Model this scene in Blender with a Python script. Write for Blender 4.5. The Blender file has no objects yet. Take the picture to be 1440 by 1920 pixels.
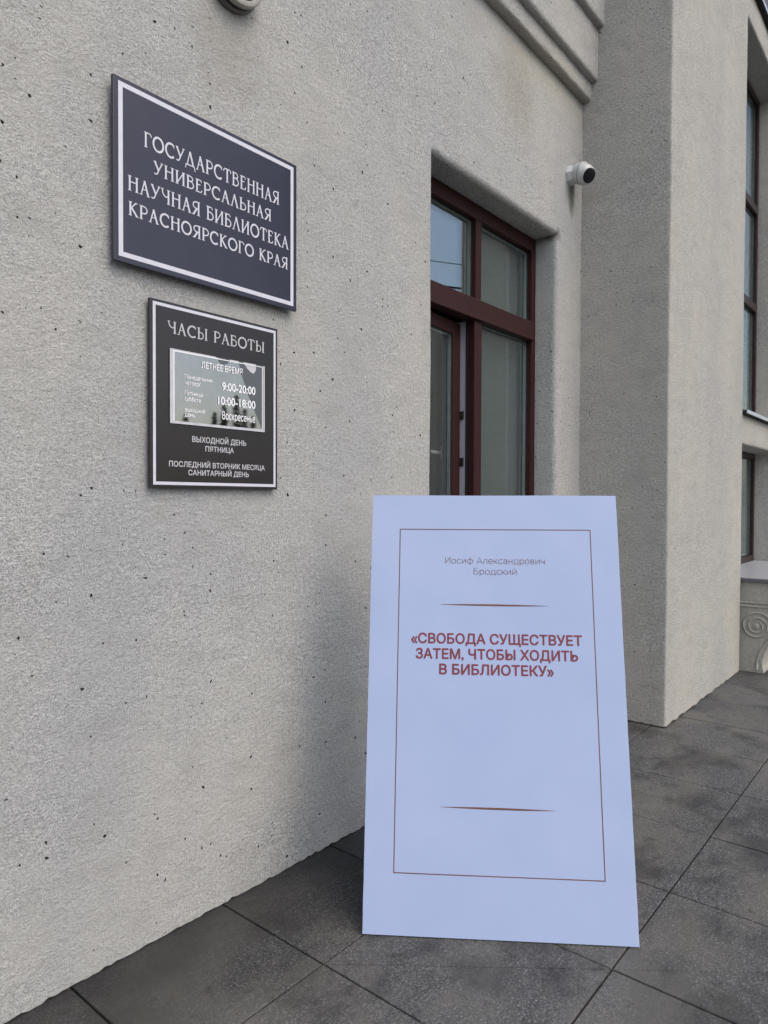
import bpy, bmesh, math, random
from mathutils import Vector, Matrix, noise

random.seed(7)
scn = bpy.context.scene
COL = scn.collection
R = math.radians

# ------------------------------------------------------------------ camera
D, H = 2.0748, 1.5                       # distance from the wall face, eye height
YAW, PITCH, ROLL, FPX = R(39.435), R(-1.067), R(0.206), 1309.47
f = Vector((math.cos(YAW)*math.cos(PITCH), math.sin(YAW)*math.cos(PITCH), math.sin(PITCH)))
r = Vector((math.sin(YAW), -math.cos(YAW), 0)); u = r.cross(f)
r2 = r*math.cos(ROLL) + u*math.sin(ROLL); u2 = -r*math.sin(ROLL) + u*math.cos(ROLL)
cam = bpy.data.cameras.new('camera'); cam_o = bpy.data.objects.new('camera', cam); COL.objects.link(cam_o)
cam_o.matrix_world = Matrix(((r2.x, u2.x, -f.x, 0), (r2.y, u2.y, -f.y, -D), (r2.z, u2.z, -f.z, H), (0, 0, 0, 1)))
cam.sensor_fit = 'VERTICAL'; cam.sensor_height = 24; cam.lens = FPX/1920*24
cam.clip_start = 0.02; cam.clip_end = 2000
scn.camera = cam_o

# ------------------------------------------------------------------ sky, sun, exposure
SUN_AZ, SUN_EL = R(-4), R(50)            # azimuth measured from -Y towards +X
sun_dir = Vector((math.sin(SUN_AZ)*math.cos(SUN_EL), -math.cos(SUN_AZ)*math.cos(SUN_EL), math.sin(SUN_EL)))
w = bpy.data.worlds.new('World'); scn.world = w; w.use_nodes = True
wn = w.node_tree.nodes; bg = wn['Background']
sky = wn.new('ShaderNodeTexSky'); sky.sky_type = 'NISHITA'; sky.sun_disc = False
sky.sun_elevation = SUN_EL; sky.sun_rotation = math.atan2(sun_dir.x, sun_dir.y)
sky.air_density = 1.0; sky.dust_density = 3.2; sky.ozone_density = 1.0
w.node_tree.links.new(sky.outputs[0], bg.inputs[0]); bg.inputs[1].default_value = 0.15
sl = bpy.data.lights.new('sun', 'SUN'); sl.energy = 0.58; sl.angle = R(55); sl.color = (1, .98, .95)
so = bpy.data.objects.new('sun', sl); COL.objects.link(so)
so.rotation_euler = sun_dir.to_track_quat('Z', 'Y').to_euler()
scn.view_settings.view_transform = 'Standard'; scn.view_settings.look = 'None'
scn.view_settings.gamma = 1; scn.view_settings.exposure = 0.60
scn.cycles.use_denoising = True

# ------------------------------------------------------------------ material helpers
class NT:
    def __init__(s, name):
        s.m = bpy.data.materials.new(name); s.m.use_nodes = True
        s.t = s.m.node_tree; s.b = s.t.nodes['Principled BSDF']
    def n(s, typ, **kw):
        o = s.t.nodes.new(typ)
        for k, v in kw.items():
            if k in o.inputs and not hasattr(type(o), k): o.inputs[k].default_value = v
            else: setattr(o, k, v)
        return o
    def l(s, a, b): s.t.links.new(a, b)
    def pos(s, scale=None):
        g = s.n('ShaderNodeNewGeometry').outputs['Position']
        if scale is None: return g
        v = s.n('ShaderNodeVectorMath', operation='MULTIPLY'); s.l(g, v.inputs[0]); v.inputs[1].default_value = scale
        return v.outputs[0]
    def noise(s, scale, detail=3, rough=.6, vec=None):
        o = s.n('ShaderNodeTexNoise'); o.inputs['Scale'].default_value = scale
        o.inputs['Detail'].default_value = detail; o.inputs['Roughness'].default_value = rough
        s.l(vec or s.pos(), o.inputs['Vector']); return o.outputs['Fac']
    def ramp(s, fac, stops):
        o = s.n('ShaderNodeValToRGB'); e = o.color_ramp.elements
        while len(e) < len(stops): e.new(.5)
        for k, (p, c) in enumerate(stops):
            e[k].position = p; e[k].color = (*c, 1) if len(c) == 3 else c
        s.l(fac, o.inputs[0]); return o.outputs[0]
    def mapr(s, fac, a, b, c, d):
        o = s.n('ShaderNodeMapRange'); s.l(fac, o.inputs[0])
        for k, v in enumerate((a, b, c, d)): o.inputs[k+1].default_value = v
        return o.outputs[0]
    def mix(s, fac, a, b, blend='MIX'):
        o = s.n('ShaderNodeMix', data_type='RGBA', blend_type=blend)
        for sock, v in ((o.inputs[0], fac), (o.inputs[6], a), (o.inputs[7], b)):
            if isinstance(v, (int, float)): sock.default_value = v
            elif isinstance(v, tuple): sock.default_value = (*v, 1)
            else: s.l(v, sock)
        return o.outputs[2]
    def math(s, op, a, b=None, clamp=False):
        o = s.n('ShaderNodeMath', operation=op); o.use_clamp = clamp
        for k, v in enumerate((a, b)):
            if v is None: continue
            if isinstance(v, (int, float)): o.inputs[k].default_value = v
            else: s.l(v, o.inputs[k])
        return o.outputs[0]
    def bump(s, h, strength, dist, prev=None):
        o = s.n('ShaderNodeBump'); o.inputs['Strength'].default_value = strength; o.inputs['Distance'].default_value = dist
        s.l(h, o.inputs['Height'])
        if prev is not None: s.l(prev, o.inputs['Normal'])
        return o.outputs[0]
    def out(s, color=None, rough=None, normal=None, **kw):
        for key, v in (('Base Color', color), ('Roughness', rough), ('Normal', normal)):
            if v is None: continue
            if isinstance(v, tuple): s.b.inputs[key].default_value = (*v, 1)
            elif isinstance(v, (int, float)): s.b.inputs[key].default_value = v
            else: s.l(v, s.b.inputs[key])
        for k, v in kw.items(): s.b.inputs[k.replace('_', ' ')].default_value = v
        return s.m

def plaster(name, tint=(.975, .995, 1.03), stains=(), pits=.15):
    t = NT(name)
    grain = t.noise(190, 2, .8)
    mid = t.noise(62, 3, .8)
    coarse = t.noise(26, 3, .7)
    big = t.noise(1.3, 3, .6)
    patch = t.noise(5.0, 4, .65, t.pos((1, 1, 2.2)))
    T = lambda *c_: tuple(x*y for x, y in zip(c_, tint))
    c = t.ramp(grain, [(.32, T(.14, .137, .126)), (.46, T(.40, .393, .366)), (.60, T(.53, .522, .49)), (.70, T(.70, .69, .65))])
    c = t.mix(t.mapr(mid, .34, .52, .60, 0), c, T(.20, .195, .18))
    c = t.mix(t.mapr(mid, .55, .70, 0, .45), c, T(.62, .61, .57))
    c = t.mix(t.mapr(coarse, .50, .66, 0, .30), c, T(.30, .293, .268))
    c = t.mix(t.mapr(big, .38, .62, 0, .55), c, T(.47, .445, .385))
    c = t.mix(t.mapr(t.noise(.9, 4, .6, t.pos((1.6, 1.6, .35))), .48, .66, 0, .38), c, T(.33, .335, .33))
    c = t.mix(t.mapr(patch, .48, .70, 0, .42), c, T(.31, .30, .27))
    # dark pits where aggregate has fallen out
    vn = t.n('ShaderNodeVectorMath', operation='ADD'); t.l(t.pos(), vn.inputs[0])
    nz = t.n('ShaderNodeTexNoise'); nz.inputs['Scale'].default_value = 60; t.l(t.pos(), nz.inputs['Vector'])
    sc = t.n('ShaderNodeVectorMath', operation='SCALE'); t.l(nz.outputs['Color'], sc.inputs[0]); sc.inputs['Scale'].default_value = .020
    t.l(sc.outputs[0], vn.inputs[1])
    vo = t.n('ShaderNodeTexVoronoi'); vo.inputs['Scale'].default_value = 27; t.l(vn.outputs[0], vo.inputs['Vector'])
    sep = t.n('ShaderNodeSeparateColor'); t.l(vo.outputs['Color'], sep.inputs[0])
    rad = t.math('MULTIPLY', t.math('POWER', sep.outputs[0], 2.0), pits)
    pit = t.mapr(t.math('SUBTRACT', vo.outputs['Distance'], rad), -.02, .008, 1, 0)
    c = t.mix(pit, c, (.025, .024, .022))
    sn = t.math('SUBTRACT', t.noise(18, 3), .5)
    for (p, rad_, sq, colr, amt) in stains:      # weather streaks and damp marks at fixed places
        d = t.n('ShaderNodeVectorMath', operation='SUBTRACT'); t.l(t.pos(), d.inputs[0]); d.inputs[1].default_value = p
        m2 = t.n('ShaderNodeVectorMath', operation='MULTIPLY'); t.l(d.outputs[0], m2.inputs[0]); m2.inputs[1].default_value = sq
        ln = t.n('ShaderNodeVectorMath', operation='LENGTH'); t.l(m2.outputs[0], ln.inputs[0])
        k = t.mapr(t.math('ADD', ln.outputs['Value'], t.math('MULTIPLY', sn, rad_*1.4)), rad_*.2, rad_, amt, 0)
        c = t.mix(k, c, colr)
    hgt = t.math('ADD', t.math('MULTIPLY', grain, .4), t.math('MULTIPLY', mid, 1.0))
    nrm = t.bump(hgt, .9, .009)
    nrm = t.bump(t.math('SUBTRACT', 1, pit), .8, .006, nrm)
    nrm = t.bump(t.noise(9, 4), .5, .01, nrm)
    return t.out(c, .93, nrm, Specular_IOR_Level=.15)

M = {}
M['plaster'] = plaster('roughcast_plaster', stains=[
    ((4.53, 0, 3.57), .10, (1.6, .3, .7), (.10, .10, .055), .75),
    ((3.75, 0, 3.95), .30, (1, .3, .8), (.30, .275, .20), .45),
    ((1.62, 0, 3.15), .22, (1, .3, .8), (.30, .285, .24), .5),
    ((4.2, 0, 4.22), .30, (.35, .3, 1.4), (.40, .36, .27), .35),
    ((4.33, .05, 3.26), .05, (1, .3, 1), (.10, .09, .07), .7)])
M['plaster_pilaster'] = plaster('roughcast_plaster_pilaster', (1.035, 1.03, 1.01), pits=.125)  # same plaster as the wall, tinted lighter to lift the pilaster's dim side

def tile_mat():
    t = NT('granite_tile')
    oi = t.n('ShaderNodeObjectInfo').outputs['Random']
    g1 = t.noise(130, 3, .9); g2 = t.noise(48, 3, .8)
    c = t.ramp(g1, [(.35, (.007, .007, .008)), (.47, (.058, .058, .058)), (.57, (.135, .134, .131)), (.66, (.42, .418, .41))])
    c = t.mix(t.mapr(g2, .38, .54, .6, 0), c, (.026, .026, .026))
    c = t.mix(t.mapr(g2, .56, .68, 0, .4), c, (.17, .168, .16))
    c = t.mix(.25, c, t.ramp(oi, [(0, (.03, .031, .032)), (1, (.125, .123, .118))]))
    st = t.noise(2.6, 6, .68)
    c = t.mix(t.mapr(st, .50, .60, 0, .62), c, (.022, .021, .019))
    st2 = t.noise(1.1, 5, .65, t.pos((1, 1.7, 1)))
    c = t.mix(t.mapr(st2, .46, .60, 0, .5), c, (.15, .142, .122))
    c = t.mix(t.mapr(t.noise(11, 5, .75), .56, .68, 0, .55), c, (.020, .019, .018))
    c = t.mix(t.mapr(t.noise(7.3, 5, .75, t.pos((1, 1, 2))), .60, .70, 0, .35), c, (.15, .148, .14))
    sy = t.n('ShaderNodeSeparateXYZ'); t.l(t.pos(), sy.inputs[0])       # tiles turn darker towards the foot of the wall
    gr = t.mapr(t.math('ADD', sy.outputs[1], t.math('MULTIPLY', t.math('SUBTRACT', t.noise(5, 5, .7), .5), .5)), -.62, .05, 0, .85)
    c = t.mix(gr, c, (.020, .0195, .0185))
    rgh = t.mapr(st, .48, .68, .78, .5)
    nrm = t.bump(g1, .6, .004); nrm = t.bump(t.noise(35, 3), .25, .003, nrm)
    return t.out(c, rgh, nrm, Specular_IOR_Level=.35)
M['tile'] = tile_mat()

def simple(name, col, rough=.5, var=.0, scale=30, bump=0, bscale=200, **kw):
    t = NT(name)
    c = col
    if var:
        n_ = t.noise(scale, 4, .65)
        c = t.mix(t.mapr(n_, .3, .7, 0, 1), tuple(x*(1-var) for x in col), tuple(min(1, x*(1+var)) for x in col))
    nrm = t.bump(t.noise(bscale, 3), bump, .002) if bump else None
    return t.out(c, rough, nrm, **kw)

M['joint'] = simple('joint_mortar', (.022, .021, .02), .95, .4, 60)
M['ground'] = simple('ground_paving', (.10, .10, .098), .85, .3, 3, .4, 60)
M['sign'] = simple('sign_plastic', (.021, .019, .034), .24, .12, 9, .03, 60, Specular_IOR_Level=.52)
M['sign_dark'] = simple('hours_plastic', (.016, .0125, .012), .28, .15, 9, .03, 60, Specular_IOR_Level=.5)
M['sign_print'] = simple('sign_silver_print', (.58, .58, .63), .45, .05, 40)
M['hours_print'] = simple('hours_grey_print', (.47, .47, .48), .5, .05, 40)
M['white_print'] = simple('white_print', (.82, .83, .84), .5)
M['film'] = simple('silver_film', (.31, .30, .28), .025, .06, 14, Metallic=1.0)
M['film_edge'] = simple('grey_paper', (.50, .50, .52), .6, .1, 30)
M['plate'] = simple('dark_clear_plate', (.05, .05, .052), .03, 0, Specular_IOR_Level=.9)
def board_mat():
    t = NT('foam_board_print')
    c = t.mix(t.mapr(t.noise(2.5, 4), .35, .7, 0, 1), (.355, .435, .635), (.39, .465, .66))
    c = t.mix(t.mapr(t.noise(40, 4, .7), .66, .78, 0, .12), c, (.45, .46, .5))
    return t.out(c, .48, t.bump(t.noise(7, 2), .05, .004), Specular_IOR_Level=.35)
M['board'] = board_mat()
M['board_core'] = simple('foam_core', (.78, .79, .82), .8, .05, 50)
M['red'] = simple('dark_red_print', (.19, .030, .040), .5, .25, 120)
M['brown'] = simple('brown_print', (.17, .10, .095), .5, .2, 90)
M['line'] = simple('copper_line_print', (.15, .062, .045), .5, .2, 60)
def wood(name, c0, c1, rough=.42):
    t = NT(name)
    n_ = t.noise(22, 5, .7, t.pos((9, 9, .9)))
    c = t.mix(t.mapr(n_, .35, .7, 0, 1), c0, c1)
    return t.out(c, rough, t.bump(n_, .25, .002), Specular_IOR_Level=.22)
M['wood'] = wood('red_brown_frame', (.018, .0055, .0055), (.046, .0115, .0105), .6)
M['wood_x'] = M['wood']
M['frame_dark'] = wood('dark_brown_frame', (.022, .012, .013), (.045, .022, .022), .35)
M['gasket'] = simple('black_gasket', (.008, .008, .008), .7)
M['white_profile'] = simple('white_profile', (.42, .41, .46), .4, .06, 30)
M['spacer'] = simple('aluminium_spacer', (.55, .60, .60), .35, .1, 30, Metallic=.6)
M['metal'] = simple('zinc_flashing', (.62, .62, .62), .35, .12, 12, .1, 40, Metallic=.8)
M['white_plastic'] = simple('white_camera_plastic', (.52, .53, .515), .38, .05, 20)
M['black_gloss'] = simple('black_lens_cover', (.006, .006, .009), .12, Specular_IOR_Level=.5)
M['lamp_metal'] = simple('grey_lamp_metal', (.13, .125, .11), .5, .15, 30, .1, 120)
M['lamp_rim'] = simple('pale_lamp_rim', (.36, .34, .30), .55, .15, 30)
M['lamp_glass'] = simple('smoked_lamp_glass', (.03, .032, .03), .18)
M['room'] = simple('room_paint', (.13, .13, .12), .9, .06, 2)
M['pane_backing'] = simple('green_pane_backing', (.085, .108, .108), .85, .05, 5)
M['stone'] = simple('console_stone', (.36, .34, .295), .9, .14, 30, .3, 160)
M['sheen_top'] = simple('sky_sheen_ledge', (.34, .345, .36), .28, .08, 40, .05, 80)
def granite_edge():
    t = NT('speckled_granite'); g = t.noise(260, 2, .8)
    return t.out(t.ramp(g, [(.4, (.02, .02, .022)), (.6, (.20, .20, .21))]), .6)
M['granite'] = granite_edge()
def glass_mat(name, tint, ior=1.5):
    t = NT(name); t.t.nodes.remove(t.b)
    tr = t.n('ShaderNodeBsdfTransparent'); tr.inputs[0].default_value = (*tint, 1)
    gl = t.n('ShaderNodeBsdfGlossy'); gl.inputs['Roughness'].default_value = .012; gl.inputs[0].default_value = (.95, 1, .98, 1)
    lw = t.n('ShaderNodeLayerWeight'); lw.inputs[0].default_value = .5      # same reflectance from either side of a thin sheet
    fr = t.math('ADD', t.math('MULTIPLY', t.math('POWER', lw.outputs['Facing'], 5), .87), .13)
    mx = t.n('ShaderNodeMixShader'); t.l(fr, mx.inputs[0]); t.l(tr.outputs[0], mx.inputs[1]); t.l(gl.outputs[0], mx.inputs[2])
    t.l(mx.outputs[0], t.t.nodes['Material Output'].inputs[0]); return t.m
M['glass'] = glass_mat('window_glass', (.945, .965, .958))
M['bark'] = simple('bark', (.07, .05, .035), .9, .3, 20)
M['needles'] = simple('spruce_needles', (.045, .06, .035), .8, .4, 3)
M['facade'] = simple('far_facade', (.30, .28, .25), .9, .1, 2)
M['cable'] = simple('black_cable', (.01, .01, .01), .6)

# ------------------------------------------------------------------ object helpers
def link(name, me, mat, parent=None, smooth=False):
    o = bpy.data.objects.new(name, me); COL.objects.link(o)
    for m_ in (mat if isinstance(mat, (list, tuple)) else [mat]):
        me.materials.append(m_)
    if smooth:
        for p in me.polygons: p.use_smooth = True
    if parent: o.parent = parent
    return o
def mesh(name, vs, fs, mat, parent=None, smooth=False):
    me = bpy.data.meshes.new(name); me.from_pydata([tuple(v) for v in vs], [], fs); me.update()
    return link(name, me, mat, parent, smooth)
def from_bm(name, bm, mat, parent=None, smooth=False):
    me = bpy.data.meshes.new(name); bm.to_mesh(me); bm.free()
    return link(name, me, mat, parent, smooth)
def empty(name, loc=(0, 0, 0)):
    o = bpy.data.objects.new(name, None); COL.objects.link(o); o.location = loc; o.empty_display_size = .1; return o
def tag(o, label, cat=None, group=None, kind=None):
    if label: o['label'] = label
    if cat: o['category'] = cat
    if group: o['group'] = group
    if kind: o['kind'] = kind
    return o
def box_bm(x0, x1, y0, y1, z0, z1, bev=0, seg=2, bm=None):
    own = bm is None
    bm = bm or bmesh.new()
    g = bmesh.ops.create_cube(bm, size=1)['verts']
    for v in g: v.co = Vector(((x0+x1)/2+v.co.x*(x1-x0), (y0+y1)/2+v.co.y*(y1-y0), (z0+z1)/2+v.co.z*(z1-z0)))
    if bev and own:
        bmesh.ops.bevel(bm, geom=bm.edges[:], offset=bev, segments=seg, profile=.5, affect='EDGES')
    return bm
def box(name, x0, x1, y0, y1, z0, z1, mat, parent=None, bev=0.002):
    return from_bm(name, box_bm(x0, x1, y0, y1, z0, z1, bev), mat, parent)
def rough(co, a1=.003, a2=.0012, a3=.0012):
    return (noise.noise_vector(co*1.7)*a1 + noise.noise_vector(co*14)*a2 + noise.noise_vector(co*75)*a3)
def lines(a, b, step, brk=()):
    pts = sorted({a, b, *[x for x in brk if a < x < b]}); out = []
    for p, q in zip(pts, pts[1:]):
        n_ = max(1, round((q-p)/step)); out += [p+(q-p)*k/n_ for k in range(n_)]
    return out+[b]

def plaster_wall(name, x0, x1, z0, z1, Y, ops, depth, rad, step, mat, parent, chip=0):
    """front sheet at Y with openings whose edges are rounded over and run back as reveals"""
    xs = lines(x0, x1, step, [v for o in ops for v in (o[0]-rad, o[1]+rad)])
    zs = lines(z0, z1, step, [v for o in ops for v in (o[2]-rad, o[3]+rad)])
    vs, idx, fs = [], {}, []
    def V(i, k):
        if (i, k) not in idx: idx[(i, k)] = len(vs); vs.append(Vector((xs[i], Y, zs[k])))
        return idx[(i, k)]
    inside = lambda x, z: any(o[0]-rad < x < o[1]+rad and o[2]-rad < z < o[3]+rad for o in ops)
    for i in range(len(xs)-1):
        for k in range(len(zs)-1):
            if inside((xs[i]+xs[i+1])/2, (zs[k]+zs[k+1])/2): continue
            fs.append((V(i, k), V(i+1, k), V(i+1, k+1), V(i, k+1)))
    for o in ops:
        near = lambda arr, v: min(range(len(arr)), key=lambda q: abs(arr[q]-v))
        i0, i1, k0, k1 = near(xs, o[0]-rad), near(xs, o[1]+rad), near(zs, o[2]-rad), near(zs, o[3]+rad)
        ring = [(i, k0) for i in range(i0, i1)] + [(i1, k) for k in range(k0, k1)] + [(i, k1) for i in range(i1, i0, -1)] + [(i0, k) for k in range(k1, k0, -1)]
        cur = [V(*q) for q in ring]; base = [vs[q].copy() for q in cur]
        tgt = [Vector((min(max(p.x, o[0]), o[1]), Y, min(max(p.z, o[2]), o[3]))) for p in base]
        steps = [(math.sin(R(a)), rad*(1-math.cos(R(a)))) for a in (18, 36, 54, 72, 90)]
        nd = max(2, round((depth-rad)/step))
        steps += [(1, rad+(depth-rad)*q/nd) for q in range(1, nd+1)]
        for (kx, dy) in steps:
            nxt = []
            for p, q in zip(base, tgt):
                nxt.append(len(vs)); c = p.lerp(q, kx); c.y = Y+dy; vs.append(c)
            n_ = len(cur)
            for q in range(n_): fs.append((cur[q], cur[(q+1) % n_], nxt[(q+1) % n_], nxt[q]))
            cur = nxt
    if chip:
        for v in vs:
            if abs(v.z-z0) < 1e-6: v.z += max(0, noise.noise(Vector((v.x*31, 3, 1)))-.05)*chip + random.random()**3*chip*.5
    vs = [v + rough(v) for v in vs]
    return mesh(name, vs, fs, mat, parent, True)

def sweep_plan(name, pts, zs, mat, parent, chip=0):
    """vertical surface from a plan polyline; the lowest ring is chipped upwards"""
    vs, fs = [], []
    n_ = len(pts)
    for k, z in enumerate(zs):
        for (x, y) in pts:
            c = Vector((x, y, z))
            if k == 0 and chip:
                c.z += max(0, noise.noise(Vector((x*9, y*9, 1)))+.15)*chip + random.random()*chip*.25
            vs.append(c + rough(c))
    for k in range(len(zs)-1):
        for i in range(n_-1):
            a = k*n_+i; fs.append((a, a+1, a+1+n_, a+n_))
    return mesh(name, vs, fs, mat, parent, True)

def lathe(name, prof, mat, parent, axis_to=(0, -1, 0), loc=(0, 0, 0), seg=40, smooth=True):
    """profile of (radius, height) turned about an axis"""
    q = Vector((0, 0, 1)).rotation_difference(Vector(axis_to).normalized())
    vs, fs = [], []
    for (rr, h) in prof:
        for k in range(seg):
            a = 2*math.pi*k/seg
            vs.append(q @ Vector((rr*math.cos(a), rr*math.sin(a), h)) + Vector(loc))
    for j in range(len(prof)-1):
        for k in range(seg):
            a, b = j*seg+k, j*seg+(k+1) % seg
            fs.append((a, b, b+seg, a+seg))
    fs.append(tuple(range(seg))[::-1]); fs.append(tuple(range((len(prof)-1)*seg, len(prof)*seg)))
    o = mesh(name, vs, fs, mat, parent)
    if smooth:
        for p in o.data.polygons: p.use_smooth = len(p.vertices) == 4
        try: o.data.set_sharp_from_angle(angle=R(35))
        except Exception: pass
    return o
def tube(name, path, rad, mat, parent, seg=8, closed=False):
    vs, fs = [], []; n_ = len(path)
    path = [Vector(p) for p in path]
    for i, p in enumerate(path):
        t_ = (path[min(i+1, n_-1)]-path[max(i-1, 0)]).normalized()
        a = t_.cross(Vector((0, 0, 1)) if abs(t_.z) < .9 else Vector((1, 0, 0))).normalized(); b = t_.cross(a)
        rr = rad(i/(n_-1)) if callable(rad) else rad
        for k in range(seg):
            th = 2*math.pi*k/seg; vs.append(p + a*rr*math.cos(th) + b*rr*math.sin(th))
    for i in range(n_-1):
        for k in range(seg):
            q, q2 = i*seg+k, i*seg+(k+1) % seg; fs.append((q, q2, q2+seg, q+seg))
    fs.append(tuple(range(seg))); fs.append(tuple(range((n_-1)*seg, n_*seg))[::-1])
    return mesh(name, vs, fs, mat, parent, True)

# ------------------------------------------------------------------ lettering
def text_shapes(body):
    c = bpy.data.curves.new('lettering', 'FONT'); c.body = body; c.resolution_u = 4
    o = bpy.data.objects.new('lettering', c); COL.objects.link(o)
    dg = bpy.context.evaluated_depsgraph_get()
    me = bpy.data.meshes.new_from_object(o.evaluated_get(dg))
    vs = [v.co.copy() for v in me.vertices]; fs = [tuple(p.vertices) for p in me.polygons]
    bpy.data.objects.remove(o); bpy.data.curves.remove(c); bpy.data.meshes.remove(me)
    return vs, fs
CAP = None
def sans(body, x0, x1, base, cap, offset=0.0):
    """sans lettering fitted to x0..x1 with the given baseline and capital height -> 2D verts, faces"""
    global CAP
    if CAP is None:
        hv, _ = text_shapes('Н'); CAP = max(v.y for v in hv)-min(v.y for v in hv)
    vs, fs = text_shapes(body)
    a, b = min(v.x for v in vs), max(v.x for v in vs)
    kx, ky = (x1-x0)/(b-a), cap/CAP
    out, ff = [], []
    sh = [(0, 0)]
    if offset:                                # bolder weight: the outline thickened by shifted layers
        sh += [(offset*math.cos(R(q)), offset*math.sin(R(q))) for q in range(0, 360, 45)]
    for lay, (dx, dy) in enumerate(sh):
        o = len(out)
        out += [Vector(((v.x-a+dx)*kx+x0, (v.y+dy)*ky+base, lay*.00003)) for v in vs]
        ff += [tuple(k+o for k in q) for q in fs]
    return out, ff

def arc(cx, cy, rx, ry, a0, a1, n_=14):
    return [(cx+rx*math.cos(R(a0+(a1-a0)*k/n_)), cy+ry*math.sin(R(a0+(a1-a0)*k/n_))) for k in range(n_+1)]
TK, TN = .14, .08                        # thick and thin strokes of the display serif
def stem(x, y0=0., y1=1., s='both'):
    o = [([(x, y0), (x, y1)], TK)]
    if s in ('both', 'bot'): o.append(([(x-.13, y0+.025), (x+.13, y0+.025)], .05))
    if s in ('both', 'top'): o.append(([(x-.13, y1-.025), (x+.13, y1-.025)], .05))
    return o
GL = {
 'Г': (.62, stem(.16)+[([(.16, .955), (.48, .955), (.56, .90), (.60, .76)], TN)]),
 'О': (.96, [(arc(.48, .5, .40, .46, 0, 360, 28), TK)]),
 'С': (.84, [(arc(.48, .5, .40, .46, 48, 312, 24), TK), ([(.74, .93), (.76, .72)], .06)]),
 'У': (.78, [([(.10, .97), (.40, .40)], TK), ([(.02, .975), (.22, .975)], .05), ([(.58, .975), (.78, .975)], .05), ([(.69, .97), (.42, .40), (.30, .13), (.18, .05), (.06, .10)], .085)]),
 'Д': (.86, [([(.40, 1.), (.16, .10)], TN), ([(.40, 1.), (.68, .10)], TK), ([(.04, .075), (.82, .075)], TN), ([(.06, .10), (.0, -.20)], .07), ([(.78, .10), (.86, -.24)], .07)]),
 'А': (.82, [([(.40, 1.), (.12, .0)], .085), ([(.38, 1.), (.70, .0)], TK), ([(.20, .40), (.58, .40)], .06), ([(.0, .025), (.22, .025)], .05), ([(.58, .025), (.82, .025)], .05)]),
 'Р': (.70, stem(.16)+[([(.16, .955)]+arc(.34, .70, .29, .255, 90, -90, 12)+[(.16, .445)], .09)]),
 'Т': (.78, stem(.39, s='bot')+[([(.04, .74), (.08, .90), (.16, .955), (.62, .955), (.70, .90), (.74, .74)], TN)]),
 'В': (.74, stem(.16)+[([(.16, .955)]+arc(.34, .765, .24, .19, 90, -90, 10)+[(.16, .575)], .085), ([(.16, .575)]+arc(.36, .31, .29, .265, 90, -90, 12)+[(.16, .045)], .09)]),
 'Е': (.66, stem(.16)+[([(.16, .955), (.50, .955), (.56, .80)], TN), ([(.16, .60), (.46, .60)], .07), ([(.16, .045), (.52, .045), (.60, .22)], TN)]),
 'Н': (.86, stem(.16)+stem(.70)+[([(.16, .60), (.70, .60)], .07)]),
 'Я': (.76, stem(.60)+[([(.60, .955)]+arc(.40, .72, .28, .235, 90, 270, 12)+[(.60, .485)], .09), ([(.44, .48), (.14, .02)], TK), ([(.0, .025), (.20, .025)], .05)]),
 'И': (.88, stem(.16)+stem(.72)+[([(.20, .12), (.68, .90)], TN)]),
 'Л': (.82, [([(.40, 1.), (.12, .0)], .085), ([(.38, 1.), (.70, .0)], TK), ([(.0, .025), (.22, .025)], .05), ([(.58, .025), (.82, .025)], .05)]),
 'Ь': (.72, stem(.16)+[([(.16, .60)]+arc(.35, .32, .29, .275, 90, -90, 12)+[(.16, .045)], .09)]),
 'Ч': (.78, stem(.62)+[([(.08, .985), (.14, .70), (.24, .54), (.40, .47), (.62, .52)], .09), ([(.0, .975), (.22, .975)], .05)]),
 'Б': (.72, stem(.16)+[([(.16, .955), (.50, .955), (.58, .80)], TN), ([(.16, .60)]+arc(.35, .32, .29, .275, 90, -90, 12)+[(.16, .045)], .09)]),
 'К': (.78, stem(.16)+[([(.18, .50), (.50, .88), (.62, .975)], TN), ([(.26, .56), (.68, .02)], TK), ([(.56, .025), (.80, .025)], .05), ([(.50, .975), (.72, .975)], .05)]),
 'Ы': (1.0, stem(.16)+[([(.16, .60)]+arc(.33, .32, .25, .275, 90, -90, 12)+[(.16, .045)], .09)]+stem(.84)),
 ' ': (.42, []),
}
def stroke(pts, wd):
    n_ = len(pts); L_, R_ = [], []
    P = [Vector((*p, 0)) for p in pts]
    closed = (P[0]-P[-1]).length < 1e-4
    for i in range(n_):
        if closed and i in (0, n_-1): t_ = P[1]-P[-2]
        else: t_ = P[min(i+1, n_-1)]-P[max(i-1, 0)]
        t_.normalize(); nn = Vector((-t_.y, t_.x, 0))
        L_.append(P[i]+nn*wd/2); R_.append(P[i]-nn*wd/2)
    return L_+R_, [(i, i+n_, i+n_+1, i+1) for i in range(n_-1)]
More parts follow.
